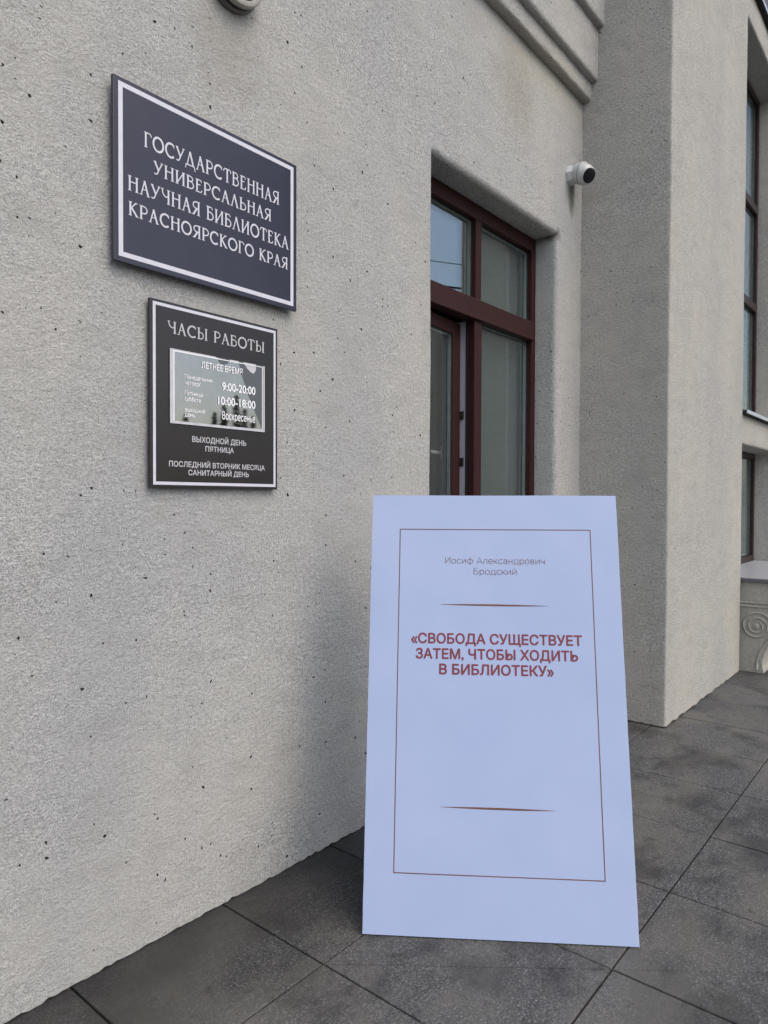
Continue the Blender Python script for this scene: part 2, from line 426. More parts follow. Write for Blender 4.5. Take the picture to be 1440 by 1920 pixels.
MONO = {                                   # plain monoline sans: advance, strokes (x height .72, capitals 1)
 'И': (.90, [[(.12, 1), (.12, 0)], [(.12, .04), (.76, .96)], [(.76, 1), (.76, 0)]]), 'А': (.88, [[(.04, 0), (.44, 1), (.84, 0)], [(.17, .31), (.71, .31)]]),
 'Б': (.80, [[(.66, .97), (.12, .97), (.12, .03), (.45, .03)]+arc(.45, .30, .26, .27, -90, 90, 10)+[(.12, .57)]]), 'П': (.88, [[(.12, 0), (.12, .97), (.74, .97), (.74, 0)]]),
 'В': (.80, [[(.12, .03), (.12, .97), (.42, .97)]+arc(.42, .75, .22, .22, 90, -90, 8)+[(.12, .53)], [(.42, .53)]+arc(.44, .28, .26, .25, 90, -90, 8)+[(.12, .03)]]),
 'о': (.74, [arc(.37, .36, .30, .34, 0, 360, 20)]), 'с': (.64, [arc(.37, .36, .30, .34, 42, 318, 18)]), 'и': (.74, [[(.11, .72), (.11, 0)], [(.11, .04), (.61, .68)], [(.61, .72), (.61, 0)]]),
 'й': (.74, [[(.11, .72), (.11, 0)], [(.11, .04), (.61, .68)], [(.61, .72), (.61, 0)], arc(.36, .98, .15, .12, 200, 340, 8)]),
 'ф': (.98, [[(.49, 1.02), (.49, -.22)], arc(.49, .36, .40, .34, 0, 360, 20)]), 'л': (.70, [[(.03, .02), (.12, .06), (.18, .69), (.58, .69), (.58, 0)]]),
 'е': (.72, [[(.07, .38), (.65, .38)]+arc(.37, .36, .29, .34, 4, 318, 18)]), 'к': (.66, [[(.11, .72), (.11, 0)], [(.11, .36), (.28, .36), (.56, .72)], [(.28, .36), (.60, 0)]]),
 'а': (.68, [[(.10, .60)]+arc(.32, .45, .24, .25, 115, 0, 8)+[(.56, 0)], [(.56, .40), (.30, .40)]+arc(.28, .20, .20, .19, 90, 270, 8)+[(.40, .02), (.56, .14)]]),
 'н': (.74, [[(.11, .72), (.11, 0)], [(.61, .72), (.61, 0)], [(.11, .37), (.61, .37)]]), 'д': (.78, [[(.03, -.18), (.03, .03), (.74, .03), (.74, -.18)], [(.14, .03), (.22, .69), (.62, .69), (.62, .03)]]),
 'р': (.74, [[(.11, .72), (.11, -.25)], arc(.39, .36, .28, .34, 180, -180, 20)]), 'в': (.66, [[(.11, .03), (.11, .69), (.36, .69)]+arc(.36, .54, .15, .15, 90, -90, 6)+[(.11, .39)], [(.36, .39)]+arc(.38, .21, .18, .18, 90, -90, 6)+[(.11, .03)]]),
 'ч': (.68, [[(.08, .72), (.08, .48), (.16, .34), (.32, .30), (.56, .36)], [(.56, .72), (.56, 0)]]), 'п': (.74, [[(.11, 0), (.11, .69), (.61, .69), (.61, 0)]]),
 'ь': (.64, [[(.11, .72), (.11, .03), (.36, .03)]+arc(.36, .22, .19, .19, -90, 90, 6)+[(.11, .41)]]), 'ы': (.88, [[(.11, .72), (.11, .03), (.34, .03)]+arc(.34, .22, .19, .19, -90, 90, 6)+[(.11, .41)], [(.76, .72), (.76, 0)]]),
 'т': (.62, [[(.03, .69), (.57, .69)], [(.30, .69), (.30, 0)]]), 'г': (.54, [[(.11, 0), (.11, .69), (.50, .69)]]), 'я': (.68, [[(.56, 0), (.56, .69), (.28, .69)]+arc(.28, .49, .19, .20, 90, 270, 6)+[(.56, .29)], [(.30, .29), (.08, 0)]]),
 'ц': (.78, [[(.11, .72), (.11, .03), (.72, .03), (.72, -.18)], [(.61, .72), (.61, .03)]]), 'у': (.64, [[(.05, .72), (.33, .06)], [(.60, .72), (.26, -.14), (.14, -.24), (.02, -.20)]]),
 'б': (.74, [arc(.37, .34, .29, .32, 0, 360, 18), [(.60, 1.0), (.30, .92), (.12, .70), (.08, .36)]]), 'х': (.62, [[(.05, .72), (.56, 0)], [(.56, .72), (.05, 0)]]), '-': (.5, [[(.08, .36), (.40, .36)]]), ' ': (.34, []),
}
def mono(body, x0, x1, base, cap, wt=.085):
    vs, fs, x, lay = [], [], 0., 0
    for ch in body:
        adv, strokes = MONO[ch]
        for pts in strokes:
            v, q = stroke(pts, wt); o = len(vs); lay += 1
            vs += [Vector((p.x+x, p.y, (lay % 5)*.00005)) for p in v]; fs += [tuple(reversed([k+o for k in face])) for face in q]
        x += adv+.05
    a, b = min(v.x for v in vs), max(v.x for v in vs)
    return [Vector(((v.x-a)/(b-a)*(x1-x0)+x0, v.y*cap+base, v.z)) for v in vs], fs
def serif(body, x0, x1, base, cap):
    """yields one (verts, faces) per word, the whole line fitted to x0..x1"""
    words, vs, fs, x, lay = [], [], [], 0., 0
    for ch in body+' ':
        adv, strokes = GL[ch]
        if ch == ' ': words.append((vs, fs)); vs, fs = [], []
        for pts, wd in strokes:
            v, q = stroke(pts, wd); o = len(vs); lay += 1
            vs = vs+[Vector((p.x+x, p.y, (lay % 7)*.00006)) for p in v]
            fs = fs+[tuple(reversed([k+o for k in face])) for face in q]
        x += adv+.06
    a = min(v.x for v_, _ in words for v in v_); b = max(v.x for v_, _ in words for v in v_)
    return [([Vector(((v.x-a)/(b-a)*(x1-x0)+x0, v.y*cap+base, v.z)) for v in v_], f_) for v_, f_ in words]

# ================================================================== GROUND
g = mesh('ground', [(-150, -220, -.034), (220, -220, -.034), (220, 60, -.034), (-150, 60, -.034)], [(0, 1, 2, 3)], M['ground'])
tag(g, None, kind='structure')
XT = lambda k: 1.598+.5715*k
YR = [.02, -.513, -1.240, -1.967, -2.694, -3.421, -4.148]
pv = mesh('pavement', [(-3.1, -4.6, -.012), (15, -4.6, -.012), (15, .3, -.012), (-3.1, .3, -.012)], [(0, 1, 2, 3)], M['joint'])
tag(pv, None, kind='structure')
J = .0068
def tile_mesh(wx, wy, poly=None):
    poly = poly or [(0, 0), (wx, 0), (wx, wy), (0, wy)]
    n_ = len(poly); c = Vector((sum(p[0] for p in poly)/n_, sum(p[1] for p in poly)/n_, 0)); b = .0022
    vs = [Vector((x, y, -.011)) for x, y in poly] + [Vector((x, y, -b)) for x, y in poly]
    for x, y in poly:
        d = (c-Vector((x, y, 0))).normalized()*b*1.4; vs.append(Vector((x+d.x, y+d.y, 0)))
    fs = [tuple(range(2*n_, 3*n_))]
    for k in range(2):
        for i in range(n_):
            q = (i+1) % n_; fs.append((k*n_+i, k*n_+q, (k+1)*n_+q, (k+1)*n_+i))
    me = bpy.data.meshes.new('tile'); me.from_pydata([tuple(v) for v in vs], [], fs); me.update(); me.materials.append(M['tile']); return me
cache = {}
FOLD = {(0, 1), (1, 2)}
for k in range(-4, 16):
    for j in range(len(YR)-1):
        x0, y1, y0 = XT(k)+J/2, YR[j]-J/2, YR[j+1]+J/2
        wx, wy = .5715-J, y1-y0
        if (k, j) in FOLD:                      # two tiles cut along the fold of the paving
            h = .0016
            for poly in ([(0, 0), (wx-.0045, 0), (0, wy-.0057)], [(wx, .0), (wx, wy), (.0, wy)]):
                o = bpy.data.objects.new('tile', tile_mesh(wx, wy, poly)); COL.objects.link(o); o.parent = pv
                o.location = (x0, y0, random.uniform(-.0004, .0004))
            continue
        key = round(wy, 4)
        if key not in cache: cache[key] = tile_mesh(wx, wy)
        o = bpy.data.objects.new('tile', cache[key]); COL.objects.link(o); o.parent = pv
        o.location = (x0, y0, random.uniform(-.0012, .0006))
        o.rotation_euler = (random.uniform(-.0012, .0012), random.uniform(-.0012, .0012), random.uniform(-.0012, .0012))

# ================================================================== THE LIBRARY BUILDING
bld = empty('library_building'); tag(bld, 'grey beige roughcast building with a square pilaster and red brown window frames', 'building')
WX0, WX1, WZ0, WZ1 = 2.908, 4.322, .96, 3.252
REV = .155
plaster_wall('wall', -2.6, 4.74, .003, 6.2, 0, [(WX0, WX1, WZ0, WZ1)], .30, .034, .02, M['plaster'], bld, .012)
box('wall_foot', -2.6, 4.69, .012, .05, -.02, .06, M['joint'], bld, 0)

# pilaster: side, rounded arris, front, other side
PX0, PX1, PY = 4.695, 6.70, -.612
rc = .014
pts = [(PX0, y) for y in lines(.02, PY+rc, .02)[::1]] if False else [(PX0, .02-(.02-(PY+rc))*k/31) for k in range(32)]
pts += [(PX0+rc-rc*math.cos(R(a)), PY+rc-rc*math.sin(R(a))) for a in (22, 45, 68, 90)]
pts += [(PX0+rc+(PX1-PX0-2*rc)*k/90, PY) for k in range(1, 91)]
pts += [(PX1-rc+rc*math.sin(R(a)), PY+rc-rc*math.cos(R(a))) for a in (30, 60, 90)]
pts += [(PX1, PY+rc+.12*k/5) for k in range(1, 6)]
sweep_plan('pilaster', pts, lines(.004, 7.6, .02), M['plaster_pilaster'], bld, chip=.016)
# dark recess at the foot of the pilaster where the plaster stops short of the paving
box('pilaster_foot', PX0+.018, PX1-.02, PY+.018, .0, -.02, .08, M['joint'], bld, 0)

# cornice over the window: three stepped bands running to the pilaster
prof = [(.02, 4.276), (-.045, 4.272), (-.058, 4.276), (-.063, 4.290), (-.063, 4.380), (-.064, 4.392), (-.092, 4.390), (-.104, 4.395), (-.108, 4.410), (-.108, 4.60), (-.106, 4.735), (-.108, 4.748), (-.140, 4.746), (-.150, 4.752), (-.153, 4.77), (-.154, 5.3), (-.05, 5.32), (.02, 5.33)]
pr = []
for (a, b) in zip(prof, prof[1:]):
    n_ = max(1, round(math.dist(a, b)/.02)); pr += [(a[0]+(b[0]-a[0])*q/n_, a[1]+(b[1]-a[1])*q/n_) for q in range(n_)]
pr.append(prof[-1])
cx = lines(2.6, 4.72, .018); vs, fs = [], []
for x in cx:
    for (y, z) in pr:
        c = Vector((x, y, z)); c += rough(c, .004, .003, .0016); c.z += noise.noise(Vector((x*3.1, 5, z)))*.006; vs.append(c)
n_ = len(pr)
for i in range(len(cx)-1):
    for k in range(n_-1): fs.append((i*n_+k, (i+1)*n_+k, (i+1)*n_+k+1, i*n_+k+1))
mesh('cornice', vs, fs, M['plaster'], bld, True)

# bay wall beyond the pilaster with three windows one above the other
BY, BX0, BX1 = -.52, 7.05, 8.765
BAY = [(BX0, BX1, .79, 2.022), (BX0, BX1, 2.33, 5.95), (BX0, BX1, 6.27, 7.9)]
plaster_wall('bay_wall', 6.62, 11.5, -.03, 8.6, BY, BAY, .30, .02, .045, M['plaster_pilaster'], bld)

# ---- window in the wall
FY = .158
def member(name, x0, x1, z0, z1, y0, y1, mat, parent, bev=.003): return box(name, x0, x1, y0, y1, z0, z1, mat, parent, bev)
bm = bmesh.new()
for a in ((2.86, 2.965, .95, 3.29), (4.272, 4.36, .95, 3.29), (2.965, 4.272, 3.165, 3.29), (2.965, 4.272, .95, 1.06)):
    box_bm(a[0], a[1], FY, FY+.085, a[2], a[3], bm=bm)
bmesh.ops.bevel(bm, geom=bm.edges[:], offset=.004, segments=2, profile=.5, affect='EDGES')
win = from_bm('window', bm, M['wood'], bld)
win['label'] = 'red brown four light window with its lower left sash ajar'
member('mullion', 3.572, 3.634, 2.684, 3.17, FY+.004, FY+.08, M['wood'], win)
member('mullion', 3.560, 3.642, 1.05, 2.575, FY+.002, FY+.05, M['wood'], win)
member('transom', 2.965, 4.274, 2.572, 2.688, FY-.016, FY+.075, M['wood'], win, .006)
member('drip_bar', 2.965, 4.274, 2.566, 2.582, FY-.020, FY+.03, M['wood'], win, .004)
member('gasket', 3.556, 3.642, 1.05, 2.571, FY+.0502, FY+.062, M['gasket'], win, 0)
member('inner_profile', 3.561, 3.64, 1.05, 2.570, FY+.0622, FY+.150, M['white_profile'], win, .003)
for z in (1.70, 1.98):
    member('striker_plate', 3.553, 3.5605, z, z+.05, FY+.075, FY+.11, M['gasket'], win, .001)
    member('striker_pin', 3.546, 3.5525, z+.018, z+.032, FY+.085, FY+.10, M['gasket'], win, .001)
def glazing(x0, x1, z0, z1, y, parent, sp=True, mat='glass'):
    box('pane', x0, x1, y, y+.004, z0, z1, M[mat], parent, 0)
    mesh('pane', [(x0, y+.024, z0), (x1, y+.024, z0), (x1, y+.024, z1), (x0, y+.024, z1)], [(0, 1, 2, 3)], M[mat], parent)
    if sp:
        for (a, b, c, d) in ((x0, x0+.012, z0, z1), (x1-.012, x1, z0, z1), (x0+.0125, x1-.0125, z0, z0+.012), (x0+.0125, x1-.0125, z1-.012, z1)):
            box('spacer', a, b, y+.0045, y+.0215, c, d, M['spacer'], parent, 0)
    b = bmesh.new()
    for (a, bb, c, d) in ((x0, x0+.006, z0, z1), (x1-.006, x1, z0, z1), (x0+.006, x1-.006, z0, z0+.006), (x0+.006, x1-.006, z1-.006, z1)):
        box_bm(a, bb, y-.004, y-.0003, c, d, bm=b)
    from_bm('glazing_seal', b, M['gasket'], parent)
GY = FY+.036
glazing(2.966, 3.571, 2.689, 3.164, GY, win)
glazing(3.635, 4.271, 2.689, 3.164, GY, win)
glazing(3.643, 4.271, 1.061, 2.571, GY, win)
# sash ajar, hinged at its left stile
SW, SH0, SH1, TH = .585, 1.062, 2.553, R(5.5)
def sash_tf(o):
    for v in o.data.vertices:
        x, y = v.co.x, v.co.y
        v.co.x = 2.968 + x*math.cos(TH) - y*math.sin(TH); v.co.y = FY+.040 + x*math.sin(TH) + y*math.cos(TH)
    o.data.update(); return o
b = bmesh.new()
for a in ((0, .075, SH0, SH1), (SW-.088, SW, SH0, SH1), (.075, SW-.088, SH1-.075, SH1), (.075, SW-.088, SH0, SH0+.08)):
    box_bm(a[0], a[1], 0, .034, a[2], a[3], bm=b)
bmesh.ops.bevel(b, geom=b.edges[:], offset=.004, segments=2, profile=.5, affect='EDGES')
sash_tf(from_bm('sash', b, M['wood'], win))
b = bmesh.new()
for a in ((0, .075, SH0, SH1), (SW-.088, SW, SH0, SH1), (.075, SW-.088, SH1-.075, SH1), (.075, SW-.088, SH0, SH0+.08)):
    box_bm(a[0]+.001, a[1]-.001, .0342, .075, a[2]+.001, a[3]-.001, bm=b)
sash_tf(from_bm('sash_inner_face', b, M['white_profile'], win))
before = set(bpy.data.objects)
glazing(.076, SW-.089, SH0+.081, SH1-.076, .012, win)
for o in set(bpy.data.objects)-before: sash_tf(o)
hb = box_bm(SW-.16, SW-.035, .10, .118, 1.772, 1.792, .006, 3)
sash_tf(from_bm('handle', hb, M['white_plastic'], win, True))
hb = box_bm(SW-.06, SW-.03, .0755, .10, 1.74, 1.82, .004, 2)
sash_tf(from_bm('handle_rose', hb, M['white_plastic'], win))
box('window_sill', 2.90, 4.33, -.03, FY+.01, .935, .962, M['metal'], win, .004)
box('pane_backing', 3.60, 4.33, .262, .270, 1.0, 3.24, M['pane_backing'], win, 0)  # added sheet lifting the dark panes to a grey-green tone
# room behind the window
vs = [(1.6, .30, .2), (5.6, .30, .2), (5.6, 4.2, .2), (1.6, 4.2, .2), (1.6, .30, 3.6), (5.6, .30, 3.6), (5.6, 4.2, 3.6), (1.6, 4.2, 3.6),
      (WX0-.02, .30, .9), (WX1+.02, .30, .9), (WX1+.02, .30, 3.30), (WX0-.02, .30, 3.30)]
fs = [(0, 1, 2, 3), (4, 7, 6, 5), (2, 6, 7, 3), (0, 3, 7, 4), (1, 5, 6, 2), (0, 8, 9, 1), (1, 9, 10, 5), (5, 10, 11, 4), (4, 11, 8, 0)]
mesh('room', vs, fs, M['room'], bld)

# ---- windows of the bay
def bay_window(x0, x1, z0, z1, trans, label):
    y = -.292; b = bmesh.new()
    for a in ((x0-.04, x0+.055, z0-.02, z1+.03), (x1-.055, x1+.04, z0-.02, z1+.03), (x0+.055, x1-.055, z1-.06, z1+.03), (x0+.055, x1-.055, z0-.02, z0+.055)):
        box_bm(a[0], a[1], y, y+.08, a[2], a[3], bm=b)
    bmesh.ops.bevel(b, geom=b.edges[:], offset=.004, segments=2, profile=.5, affect='EDGES')
    o = from_bm('window', b, M['frame_dark'], bld); o['label'] = label
    zs = [z0+.056]+[q for t_ in trans for q in (t_-.045, t_+.045)]+[z1-.061]
    xm = (x0+x1)/2
    box('mullion', xm-.04, xm+.04, y+.003, y+.07, z0+.056, z1-.061, M['frame_dark'], o, .003)
    for t_ in trans:
        for (a, c) in ((x0+.056, xm-.041), (xm+.041, x1-.056)): box('transom', a, c, y-.008, y+.07, t_-.044, t_+.044, M['frame_dark'], o, .004)
    for k in range(0, len(zs), 2):
        for (a, c) in ((x0+.056, xm-.041), (xm+.041, x1-.056)):
            glazing(a, c, zs[k]+.001, zs[k+1]-.001, y+.03, o)
    q = -.15
    mesh('pane_backing', [(x0-.03, q, z0), (x1+.03, q, z0), (x1+.03, q, z1+.02), (x0-.03, q, z1+.02)], [(0, 1, 2, 3)], M['pane_backing'], o)  # added sheet setting the tone of the bay panes
    return o
bay_window(BX0, BX1, .83, 2.022, [], 'low dark framed window above the stone ledge')
bay_window(BX0, BX1, 2.33, 5.95, [3.64, 4.72], 'tall dark framed window above the metal sill')
bay_window(BX0, BX1, 6.27, 7.9, [], 'topmost dark framed window at the upper right edge')
for z, lab in ((2.326, 'pale folded metal sill of the tall window'), (6.262, 'dark edged metal sill at the upper right corner')):
    fl = [(BY+.2, z+.030), (BY-.045, z+.006), (BY-.055, z+.004), (BY-.055, z-.028), (BY-.050, z-.028), (BY-.050, z-.001), (BY+.2, z+.025)]
    vs = [(x, y, zz) for x in (BX0-.012, BX1+.04) for (y, zz) in fl]; n_ = len(fl)
    fs = [(i, (i+1) % n_, n_+(i+1) % n_, n_+i) for i in range(n_)] + [tuple(range(n_))[::-1], tuple(range(n_, 2*n_))]
    o = mesh('sill_flashing', vs, fs, M['metal'], bld); o['label'] = lab
    box('sill_bed', BX0-.008, BX1+.03, BY-.045, BY+.02, z-.034, z-.003, M['joint'], bld, .003)

# ================================================================== STONE LEDGE AND CONSOLE
led = empty('stone_ledge', (7.9, -.8, .79)); tag(led, 'stone ledge, sky sheen painted on its top, projecting under the low window right of the pilaster', 'ledge')
poly = [(6.715, -.528), (6.715, -1.16), (9.2, -1.16), (9.2, -.528), (8.755, -.528), (8.755, -.30), (7.06, -.30), (7.06, -.528)]
def slab(name, poly, z0, z1, mat, parent, inv):
    n_ = len(poly); vs = [(x-inv[0], y-inv[1], z-inv[2]) for z in (z0, z1) for (x, y) in poly]
    fs = [tuple(range(n_))[::-1], tuple(range(n_, 2*n_))]+[(i, (i+1) % n_, n_+(i+1) % n_, n_+i) for i in range(n_)]
    return mesh(name, vs, fs, mat, parent)
L0 = (7.9, -.8, .79)
slab('granite_slab', poly, .787, .816, M['granite'], led, L0)
slab('ledge_top', [(6.717, -.530), (6.717, -1.158), (9.198, -1.158), (9.198, -.530), (8.753, -.530), (8.753, -.302), (7.062, -.302), (7.062, -.530)], .8163, .824, M['sheen_top'], led, L0)  # paler layer with the sky's sheen put into its colour

def console(x0, x1, label):
    e = empty('stone_console', ((x0+x1)/2, -.7, 0)); tag(e, label, 'bracket')
    cy, cz, cr = -.735, .405, .150
    P = [(-.515, .784), (-.93, .784), (-.93, .66), (-.925, .60), (-.915, .590), (-.915, .578), (-.900, .572), (-.900, .560), (-.885, .553)]
    P += [(cy-cr*math.cos(R(a)), cz+cr*math.sin(R(a))) for a in range(55, -36, -13)]
    P += [(-.845, .29), (-.822, .235), (-.800, .175), (-.787, .115), (-.782, .06), (-.792, .02), (-.792, .001), (-.515, .001)]
    n_ = len(P); nx = 8; vs, fs = [], []
    for k in range(nx+1):
        x = x0+(x1-x0)*k/nx
        for (y, z) in P:
            c = Vector((x, y, z)); c += rough(c, .002, .002, .001); vs.append(c-e.location)
    for k in range(nx):
        for i in range(n_): fs.append((k*n_+i, k*n_+(i+1) % n_, (k+1)*n_+(i+1) % n_, (k+1)*n_+i))
    fs += [tuple(range(n_))[::-1], tuple(range(nx*n_, (nx+1)*n_))]
    mesh('body', vs, fs, M['stone'], e)
    sp = []
    for k in range(70):
        a = R(200-k*11.5); rr = .138-.098*(k/69)**.8
        sp.append(Vector((x0-.001, cy+rr*math.cos(a), cz+rr*math.sin(a)))-e.location)
    tube('scroll', sp, .009, M['stone'], e, 6)
    tail = [Vector((x0-.001, cy-.138*math.cos(R(a)), cz+.138*math.sin(R(a)))) for a in (-10, -30)] + [Vector((x0-.001, y, z)) for y, z in ((-.815, .285), (-.785, .225), (-.757, .165), (-.742, .10), (-.742, .03))]
    tube('scroll', [v-e.location for v in tail], .009, M['stone'], e, 6)
    lathe('scroll_eye', [(.026, 0), (.024, .008), (.012, .013), (.001, .014)], M['stone'], e, (-1, 0, 0), Vector((x0, cy, cz))-e.location, 16)
    for z, wd in ((.606, .010), (.574, .012)):
        tube('moulding', [Vector((x0-.002, y, z))-e.location for y in (-.515, -.7, -.915)], wd*.7, M['stone'], e, 6)
console(6.735, 6.99, 'carved stone scroll console under the near end of the ledge')

# ================================================================== SIGNS ON THE WALL
def at(x, z, Y):                              # sizes read on the wall face, carried to a plane standing off it
    k = (D+Y)/D; return x*k, H+(z-H)*k
def plate2d(name, vs, fs, Y, lift, mat, parent):
    """2D shape given in wall coordinates laid at Y-lift on a sign"""
    out = []
    for v in vs:
        X, Z = at(v.x, v.y, Y); out.append(Vector((X, Y-lift-v.z, Z))-parent.location)
    return mesh(name, out, fs, mat, parent)
def ring(x0, x1, z0, z1, t_):
    o = [(x0, z0), (x1, z0), (x1, z1), (x0, z1)]; i = [(x0+t_, z0+t_), (x1-t_, z0+t_), (x1-t_, z1-t_), (x0+t_, z1-t_)]
    return [Vector((*p, 0)) for p in o+i], [(k, (k+1) % 4, 4+(k+1) % 4, 4+k) for k in range(4)]
def sign_panel(e, x0, x1, z0, z1, Y, th, mat):
    a, c = at(x0, z0, Y), at(x1, z1, Y); l = e.location
    o = from_bm('panel', box_bm(a[0]-l.x, c[0]-l.x, Y-l.y, Y+th-l.y, a[1]-l.z, c[1]-l.z, .0015, 2), mat, e)
    for xx in (a[0]+.06, c[0]-.06):
        for zz in (a[1]+.06, c[1]-.06):
            lathe('spacer', [(.009, 0), (.009, abs(Y+th)+.003)], M['metal'], e, (0, 1, 0), Vector((xx, Y+th, zz))-l, 12)
    return o
SY = -.036
sg = empty('name_sign', (1.55, SY, 2.25)); tag(sg, 'large dark violet library name sign with silver lettering, uppermost on the wall', 'sign')
sign_panel(sg, 1.172, 1.962, 2.255, 2.838, SY, .014, M['sign'])
v, q = ring(1.189, 1.944, 2.272, 2.824, .0155); plate2d('border', v, q, SY, .0008, M['sign_print'], sg)
for body, a, c, zb, cap in (('ГОСУДАРСТВЕННАЯ', 1.280, 1.867, 2.650, .050), ('УНИВЕРСАЛЬНАЯ', 1.315, 1.826, 2.573, .0455), ('НАУЧНАЯ БИБЛИОТЕКА', 1.222, 1.918, 2.490, .0485), ('КРАСНОЯРСКОГО КРАЯ', 1.224, 1.913, 2.411, .045)):
    for v, q in serif(body, a, c, zb, cap): plate2d('lettering', v, q, SY, .0008, M['sign_print'], sg)

hs = empty('hours_sign', (1.58, SY, 1.53)); tag(hs, 'smaller dark opening hours sign with a torn silver plate, below the name sign', 'sign')
HY = -.026
sign_panel(hs, 1.299, 1.860, 1.535, 2.165, HY, .012, M['sign_dark'])
v, q = ring(1.310, 1.850, 1.5455, 2.1555, .0105); plate2d('border', v, q, HY, .0008, M['sign_print'], hs)
for v, q in serif('ЧАСЫ РАБОТЫ', 1.366, 1.792, 2.0605, .041): plate2d('lettering', v, q, HY, .0008, M['hours_print'], hs)
for body, a, c, zb, cap in (('ВЫХОДНОЙ ДЕНЬ', 1.464, 1.703, 1.698, .0195), ('ПЯТНИЦА', 1.520, 1.645, 1.6675, .0185), ('ПОСЛЕДНИЙ ВТОРНИК МЕСЯЦА', 1.371, 1.794, 1.609, .0185), ('САНИТАРНЫЙ ДЕНЬ', 1.448, 1.716, 1.581, .0185)):
    v, q = sans(body, a, c, zb, cap, .022); plate2d('lettering', v, q, HY, .0008, M['hours_print'], hs)
# insert: dark clear plate, torn silver film, grey paper edge, white print
ix0, ix1, iz0, iz1 = 1.372, 1.792, 1.755, 2.010
X = lambda px: ix0+(px-273)/(1128-273)*(ix1-ix0)
def Zt(px, py):                               # height on the insert from the perspective of its slanted edges
    t_ = (px-273)/(1128-273); top, bot = 533+(700-533)*t_, 1218+(1306-1218)*t_
    return iz1-(py-top)/(bot-top)*(iz1-iz0)
def torn(name, pts, lift, mat):
    vs = [Vector((X(a), Zt(a, b_), 0)) for a, b_ in pts]
    return plate2d(name, vs, [tuple(range(len(vs)))[::-1]], HY, lift, mat, hs)
a, c = at(ix0, iz0, HY), at(ix1, iz1, HY)
from_bm('insert_plate', box_bm(a[0]-hs.location.x, c[0]-hs.location.x, HY-.0030-hs.location.y, HY-.0002-hs.location.y, a[1]-hs.location.z, c[1]-hs.location.z, .0005, 1), M['plate'], hs)
torn('silver_film', [(275, 536), (660, 610), (680, 640), (700, 672), (735, 684), (770, 674), (790, 636), (868, 650), (880, 700), (893, 760), (925, 855), (960, 960), (1010, 1075), (1060, 1190), (1108, 1300), (690, 1255), (275, 1217)], .0034, M['film'])
torn('torn_paper', [(915, 660), (1040, 684), (1038, 740), (1015, 768), (985, 752), (950, 716)], .0036, M['film_edge'])
torn('torn_paper', [(788, 637), (868, 652), (866, 668), (800, 655), (788, 680)], .0039, M['film_edge'])
for pts_ in ([(275, 536), (302, 540), (302, 1198), (275, 1216)], [(275, 1216), (302, 1196), (1100, 1278), (1126, 1304)], [(1112, 700), (1127, 702), (1127, 1303), (1112, 1290)], [(302, 541), (660, 611), (668, 622), (302, 556)]):
    torn('paper_margin', pts_, .0042, M['film_edge'])
for pts_ in ([(302, 556), (310, 557), (310, 1196), (302, 1196)], [(310, 556), (690, 626), (690, 636), (310, 566)], [(690, 628), (1105, 708), (1105, 714), (690, 636)], [(1098, 712), (1105, 713), (1105, 1280), (1098, 1279)]):
    torn('frame_line', pts_, .0046, M['white_print'])
for body, x0_, x1_, zb, cap, off in (('ЛЕТНЕЕ ВРЕМЯ', 1.500, 1.682, 1.9605, .0225, .018), ('Понедельник-', 1.430, 1.552, 1.9145, .0140, .005), ('четверг', 1.430, 1.496, 1.8935, .0140, .005),
        ('9:00-20:00', 1.590, 1.744, 1.8935, .0300, .022), ('Пятница-', 1.430, 1.510, 1.8585, .0140, .005), ('суббота', 1.430, 1.496, 1.8380, .0140, .005), ('10:00-18:00', 1.572, 1.744, 1.8405, .0300, .022),
        ('выходной', 1.430, 1.515, 1.8010, .0140, .005), ('день', 1.430, 1.474, 1.7830, .0140, .005), ('Воскресенье', 1.590, 1.744, 1.7885, .0275, .012)):
    v, q = mono(body, x0_, x1_, zb, cap, .16 if cap < .02 else .15) if any(ch.islower() for ch in body) else sans(body, x0_, x1_, zb, cap, off)
    plate2d('lettering', v, q, HY, .0050, M['white_print'], hs)

# ================================================================== POSTER BOARD
BL = Vector((1.798, -.507, .002)); U = Vector((.578, -.816, 0)).normalized(); BW, BH = .932, 1.555
LEAN = R(13.75); back = Vector((.816, .578, 0)).normalized()
Vv = Vector((0, 0, math.cos(LEAN))) + back*math.sin(LEAN); N = U.cross(Vv).normalized()   # N points to the viewer's side
if N.dot(Vector((0, -D, H))-BL) < 0: N = -N
pb = empty('poster_board', BL); tag(pb, 'tall white foam poster board with a red quotation leaning on the paving', 'poster board')
def warp(a, b_): return .0022*math.sin(a*5.1+.6)*math.sin(b_*2.6+.4) + .0006*noise.noise(Vector((a*9, b_*9, 3)))
def bp(a, b_, h): return U*a + Vv*b_ + N*(h+warp(a, b_))
TH_B = .010
xs = lines(0, BW, .03); zs = lines(0, BH, .03); nx_, nz_ = len(xs), len(zs); vs, fs, mi = [], [], []
for h in (TH_B, 0):
    for b_ in zs:
        for a in xs:
            ea = .0010*noise.noise(Vector((b_*14, 1, a))) if a in (xs[0], xs[-1]) else 0
            eb = .0008*noise.noise(Vector((a*14, 2, b_))) if b_ == zs[-1] else 0
            vs.append(bp(a+ea, b_+eb, h))
idx = lambda s, k, i: s*nx_*nz_+k*nx_+i
for k in range(nz_-1):
    for i in range(nx_-1):
        fs.append((idx(0, k, i), idx(0, k, i+1), idx(0, k+1, i+1), idx(0, k+1, i))); mi.append(0)
        fs.append((idx(1, k, i), idx(1, k+1, i), idx(1, k+1, i+1), idx(1, k, i+1))); mi.append(1)
for k in range(nz_-1):
    for i in (0, nx_-1): fs.append((idx(0, k, i), idx(0, k+1, i), idx(1, k+1, i), idx(1, k, i))); mi.append(1)
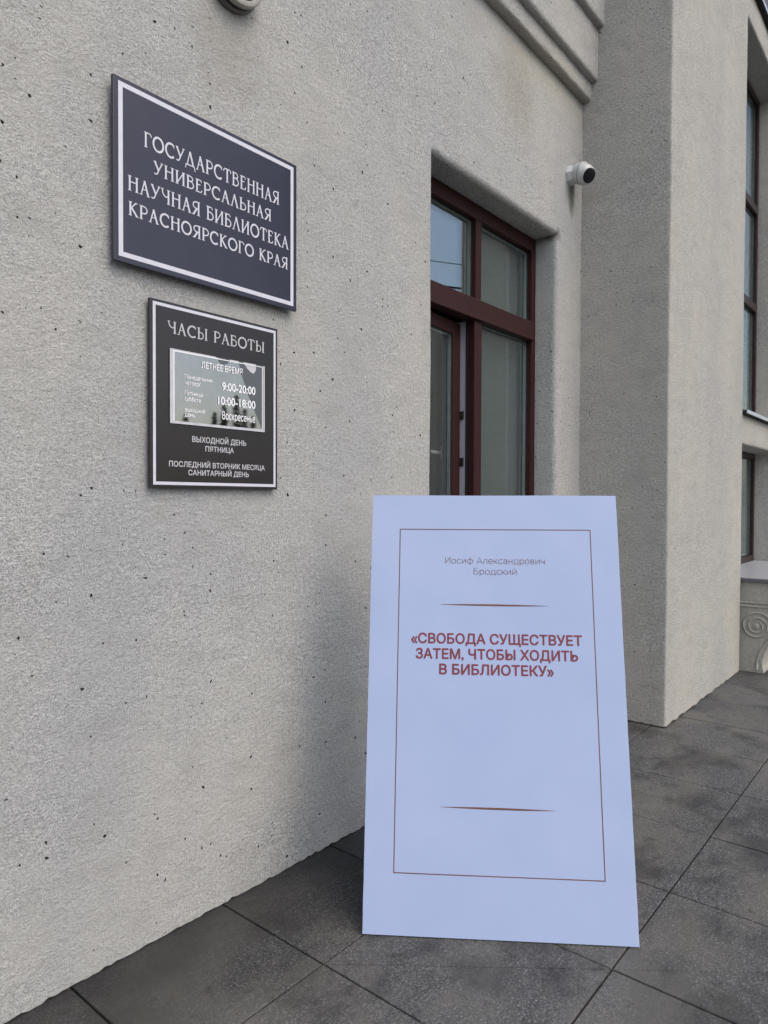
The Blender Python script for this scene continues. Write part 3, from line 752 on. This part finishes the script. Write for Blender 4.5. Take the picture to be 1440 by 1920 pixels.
for i in range(nx_-1):
    for k in (0, nz_-1): fs.append((idx(0, k, i), idx(0, k, i+1), idx(1, k, i+1), idx(1, k, i))); mi.append(1)
o = mesh('panel', vs, fs, [M['board'], M['board_core']], pb)
for p, m_ in zip(o.data.polygons, mi): p.material_index = m_
def printed(name, vs, fs, mat, lift=.0006):
    return mesh(name, [bp(v.x, v.y, TH_B+lift+v.z) for v in vs], fs, mat, pb)
def strip(a, b_, wd, n_=40, taper=False):
    a, b_ = Vector((*a, 0)), Vector((*b_, 0)); t_ = (b_-a).normalized(); nn = Vector((-t_.y, t_.x, 0)); vs, fs = [], []
    for k in range(n_+1):
        s = k/n_; ww = wd*(math.sin(math.pi*s)**.8+.03 if taper else 1)
        vs += [a.lerp(b_, s)-nn*ww/2, a.lerp(b_, s)+nn*ww/2]
    return vs, [(2*k, 2*k+2, 2*k+3, 2*k+1) for k in range(n_)]
LW = .0033
for p, q in (((.104, .198), (.830, .198)), ((.109, 1.420), (.830, 1.420)), ((.105, .196), (.109, 1.422)), ((.829, .196), (.830, 1.422))):
    v, fq = strip(p, q, LW); printed('border_line', v, fq, M['line'])
for p, q in (((.262, 1.132), (.668, 1.131)), ((.262, .418), (.672, .417))):
    v, fq = strip(p, q, .0068, 40, True); printed('rule', v, fq, M['line'], .0007)
for body, a, c, zb, cap in (('Иосиф Александрович', .283, .657, 1.288, .0245), ('Бродский', .390, .551, 1.247, .0245)):
    v, q = mono(body, a, c, zb, cap, .085); printed('author_text', v, q, M['brown'])
for body, a, c, zb, cap in (('«СВОБОДА СУЩЕСТВУЕТ', .157, .783, .988, .0365), ('ЗАТЕМ, ЧТОБЫ ХОДИТЬ', .175, .766, .932, .0365), ('В БИБЛИОТЕКУ»', .262, .677, .8765, .0365)):
    v, q = sans(body, a, c, zb, cap, .026); printed('quote_text', v, q, M['red'])
# unseen folding prop, widened to shade the wall behind the board
top = U*.466 + Vv*1.05 - N*.001; foot = U*.466 + back*.62; foot.z = -.001
dv = (foot-top).normalized(); sd = U; nn = dv.cross(sd)
vs = []
for p, wd in ((top, .40), (foot, .40)):
    for s1, s2 in ((-1, -.004), (1, -.004), (1, .004), (-1, .004)): vs.append(p+sd*s1*wd+nn*s2)
mesh('prop', vs, [(0, 1, 2, 3), (7, 6, 5, 4), (0, 4, 5, 1), (1, 5, 6, 2), (2, 6, 7, 3), (3, 7, 4, 0)], M['board_core'], pb)

# ================================================================== SECURITY CAMERA
sc_ = empty('security_camera', (4.50, 0, 3.70)); tag(sc_, 'white turret security camera with a black lens face beside the pilaster', 'security camera')
sc_.scale = (1.04, 1.04, 1.04)
lathe('base', [(.068, -.012), (.068, .004), (.066, .014), (.060, .028), (.056, .050)], M['white_plastic'], sc_, (0, -1, 0), (0, 0, 0), 8, False)
ax = Vector((-.36, -.78, -.50)).normalized()
bc = Vector((.006, -.086, -.004))
lathe('collar', [(.046, -.058), (.062, -.04), (.069, -.015), (.070, .006), (.068, .014), (.064, .015)], M['white_plastic'], sc_, (.02, -.95, -.22), bc, 40)
lathe('collar_seam', [(.0702, -.010), (.0708, -.008), (.0702, -.006)], M['lamp_metal'], sc_, (.02, -.95, -.22), bc, 40)
ball = [(.064*math.sin(R(a)), -.064*math.cos(R(a))) for a in range(12, 140, 8)]
lathe('eyeball', ball, M['white_plastic'], sc_, ax, bc+Vector((0, -.012, -.010)), 40)
lathe('lens_rim', [(.048, .0), (.050, .004), (.047, .008)], M['white_plastic'], sc_, ax, bc+Vector((0, -.012, -.010))+ax*.042, 40)
lathe('lens_face', [(.0465, .0), (.0455, .007), (.034, .011), (.010, .013), (.0005, .013)], M['black_gloss'], sc_, ax, bc+Vector((0, -.012, -.010))+ax*.045, 40)

# ================================================================== ROUND WALL LAMP
wl = empty('wall_lamp', (1.625, 0, 3.395)); tag(wl, 'round grey lamp on the wall at the top edge above the name sign', 'lamp')
lathe('base', [(.118, -.004), (.122, .0), (.124, .012), (.120, .022)], M['lamp_metal'], wl, (0, -1, 0), (0, 0, 0), 48)
lathe('body', [(.108, .0222), (.108, .032)], M['gasket'], wl, (0, -1, 0), (0, 0, 0), 48)
lathe('rim', [(.112, .0322), (.118, .036), (.119, .048), (.116, .056), (.108, .060), (.100, .060), (.098, .050)], M['lamp_rim'], wl, (0, -1, 0), (0, 0, 0), 48)
lathe('lens', [(.0975, .0505), (.085, .058), (.05, .068), (.01, .072)], M['lamp_glass'], wl, (0, -1, 0), (0, 0, 0), 48)

# ================================================================== ACROSS THE STREET (seen mirrored in the silver plate and the panes)
def spruce(x, y, h, wdt, seed, label):
    e = empty('spruce_tree', (x, y, -.03)); tag(e, label, 'tree', 'spruces mirrored in the silver plate')
    rd = random.Random(seed)
    tube('trunk', [(0, 0, 0), (0, 0, h*.5), (0, 0, h*.97)], lambda t_: .02*h*(1-t_)+.015, M['bark'], e, 7)
    vs, fs = [], []
    n_ = 900
    for k in range(n_):
        t_ = rd.random()**.75; z = h*(.08+.92*t_); lay = (z*1.9) % 1
        rr = wdt*(1-t_)*(.55+.45*(1-lay))*(.75+.4*rd.random()) + .05
        a = rd.random()*6.283; ln = rr*rd.uniform(.35, 1)
        p = Vector((math.cos(a)*ln, math.sin(a)*ln, z-ln*.18)); s = rd.uniform(.14, .34)*(.5+.6*(1-t_))
        dq = Vector((math.cos(a), math.sin(a), -.35)).normalized(); sdv = Vector((-math.sin(a), math.cos(a), rd.uniform(-.4, .4)))
        b0 = len(vs); vs += [p-sdv*s*.5-dq*s*.4, p+sdv*s*.5-dq*s*.4, p+sdv*s*.2+dq*s*1.1, p-sdv*s*.2+dq*s*1.1]; fs.append((b0, b0+1, b0+2, b0+3))
    mesh('crown', vs, fs, M['needles'], e)
def mirrored(px, py, dist, hz=0):              # ground place of what the plate mirrors at a spot, and the height reached there
    x_, z_ = X(px), Zt(px, py); dx, dy, dz = x_, -D, z_-H
    k = dist/math.hypot(dx, dy); return dx*k, D+dy*k, H+dz*k
for px, py, dist, wdt, sd_, lab in ((850, 955, 46, 1.5, 1, 'tall pointed dark spruce mirrored in the middle of the silver plate'), (735, 1040, 44, 1.2, 2, 'narrow dark spruce mirrored left of the tallest one in the plate'),
        (400, 1130, 50, 2.0, 3, 'low broad dark spruce mirrored at the lower left of the plate'), (930, 1085, 48, 1.4, 4, 'dark spruce mirrored under the last digits in the plate'),
        (1010, 1150, 47, 1.4, 5, 'short dark spruce mirrored at the lower right of the plate'), (650, 1110, 49, 1.3, 6, 'short dark spruce mirrored left of the cluster in the plate')):
    x_, y_, z_ = mirrored(px, py, dist); spruce(x_, y_, z_, wdt, sd_, lab)
def broad_tree(x, y, h, rad, label):  # unseen tree, added to darken the right of the name sign's sheen
    e = empty('added_broadleaf_tree', (x, y, -.03)); tag(e, label, 'tree')
    rd = random.Random(11)
    tube('trunk', [(0, 0, 0), (.1, 0, h*.25), (-.05, .1, h*.5), (0, 0, h*.8)], lambda t_: .26-.2*t_, M['bark'], e, 9)
    for k in range(6):
        a = k*1.05+.3; z0 = h*(.30+.05*k)
        tube('limb', [(0, 0, z0), (math.cos(a)*rad*.4, math.sin(a)*rad*.4, z0+h*.10), (math.cos(a)*rad*.75, math.sin(a)*rad*.75, z0+h*.17)], lambda t_: .09-.07*t_, M['bark'], e, 6)
    vs, fs = [], []
    lobes = [Vector((rd.uniform(-.6, .6)*rad, rd.uniform(-.6, .6)*rad, h*rd.uniform(.48, .86))) for _ in range(26)]
    for lb in lobes:
        for _ in range(260):
            d = Vector((rd.gauss(0, 1), rd.gauss(0, 1), rd.gauss(0, .8))).normalized()*rad*.40*rd.uniform(.4, 1)**.6
            p = lb+d; nn_ = Vector((rd.gauss(0, 1), rd.gauss(0, 1), rd.gauss(0, 1)+.6)).normalized(); t_ = nn_.orthogonal().normalized(); b_ = nn_.cross(t_); s_ = rd.uniform(.09, .19)
            b0 = len(vs); vs += [p-t_*s_, p-b_*s_*.6, p+t_*s_, p+b_*s_*.6]; fs.append((b0, b0+1, b0+2, b0+3))
    mesh('crown', vs, fs, M['needles'], e)
az = R(46.5); broad_tree(19*math.sin(az), D-19*math.cos(az), 12.8, 1.7, 'unseen leafy tree added to darken the sheen at the right of the name sign')
# overhead cable between two poles, mirrored in the upper left pane
cb = empty('overhead_cable', (34, -20, 0)); tag(cb, 'black overhead cable between two poles, mirrored in the upper left pane', 'cable')
A, B = Vector((21.5, -15.2, 0)), Vector((30, -14.5, 0))
def cab(h0, sag, rad):
    P0, P1 = Vector((12, -30, h0)), Vector((52, -8, h0+.5)); pp = []
    for k in range(25):
        s = k/24; p = P0.lerp(P1, s); p.z -= sag*4*s*(1-s); pp.append(p-cb.location)
    return tube('cable', pp, rad, M['cable'], cb, 6)
cab(13.7, .9, .06); cab(15.0, .9, .022)
for p in (Vector((12, -30, -.03)), Vector((52, -8, -.03))):
    tube('pole', [p-cb.location, p+Vector((0, 0, 8))-cb.location, p+Vector((0, 0, 16.5))-cb.location], lambda t_: .13-.05*t_, M['lamp_metal'], cb, 10)
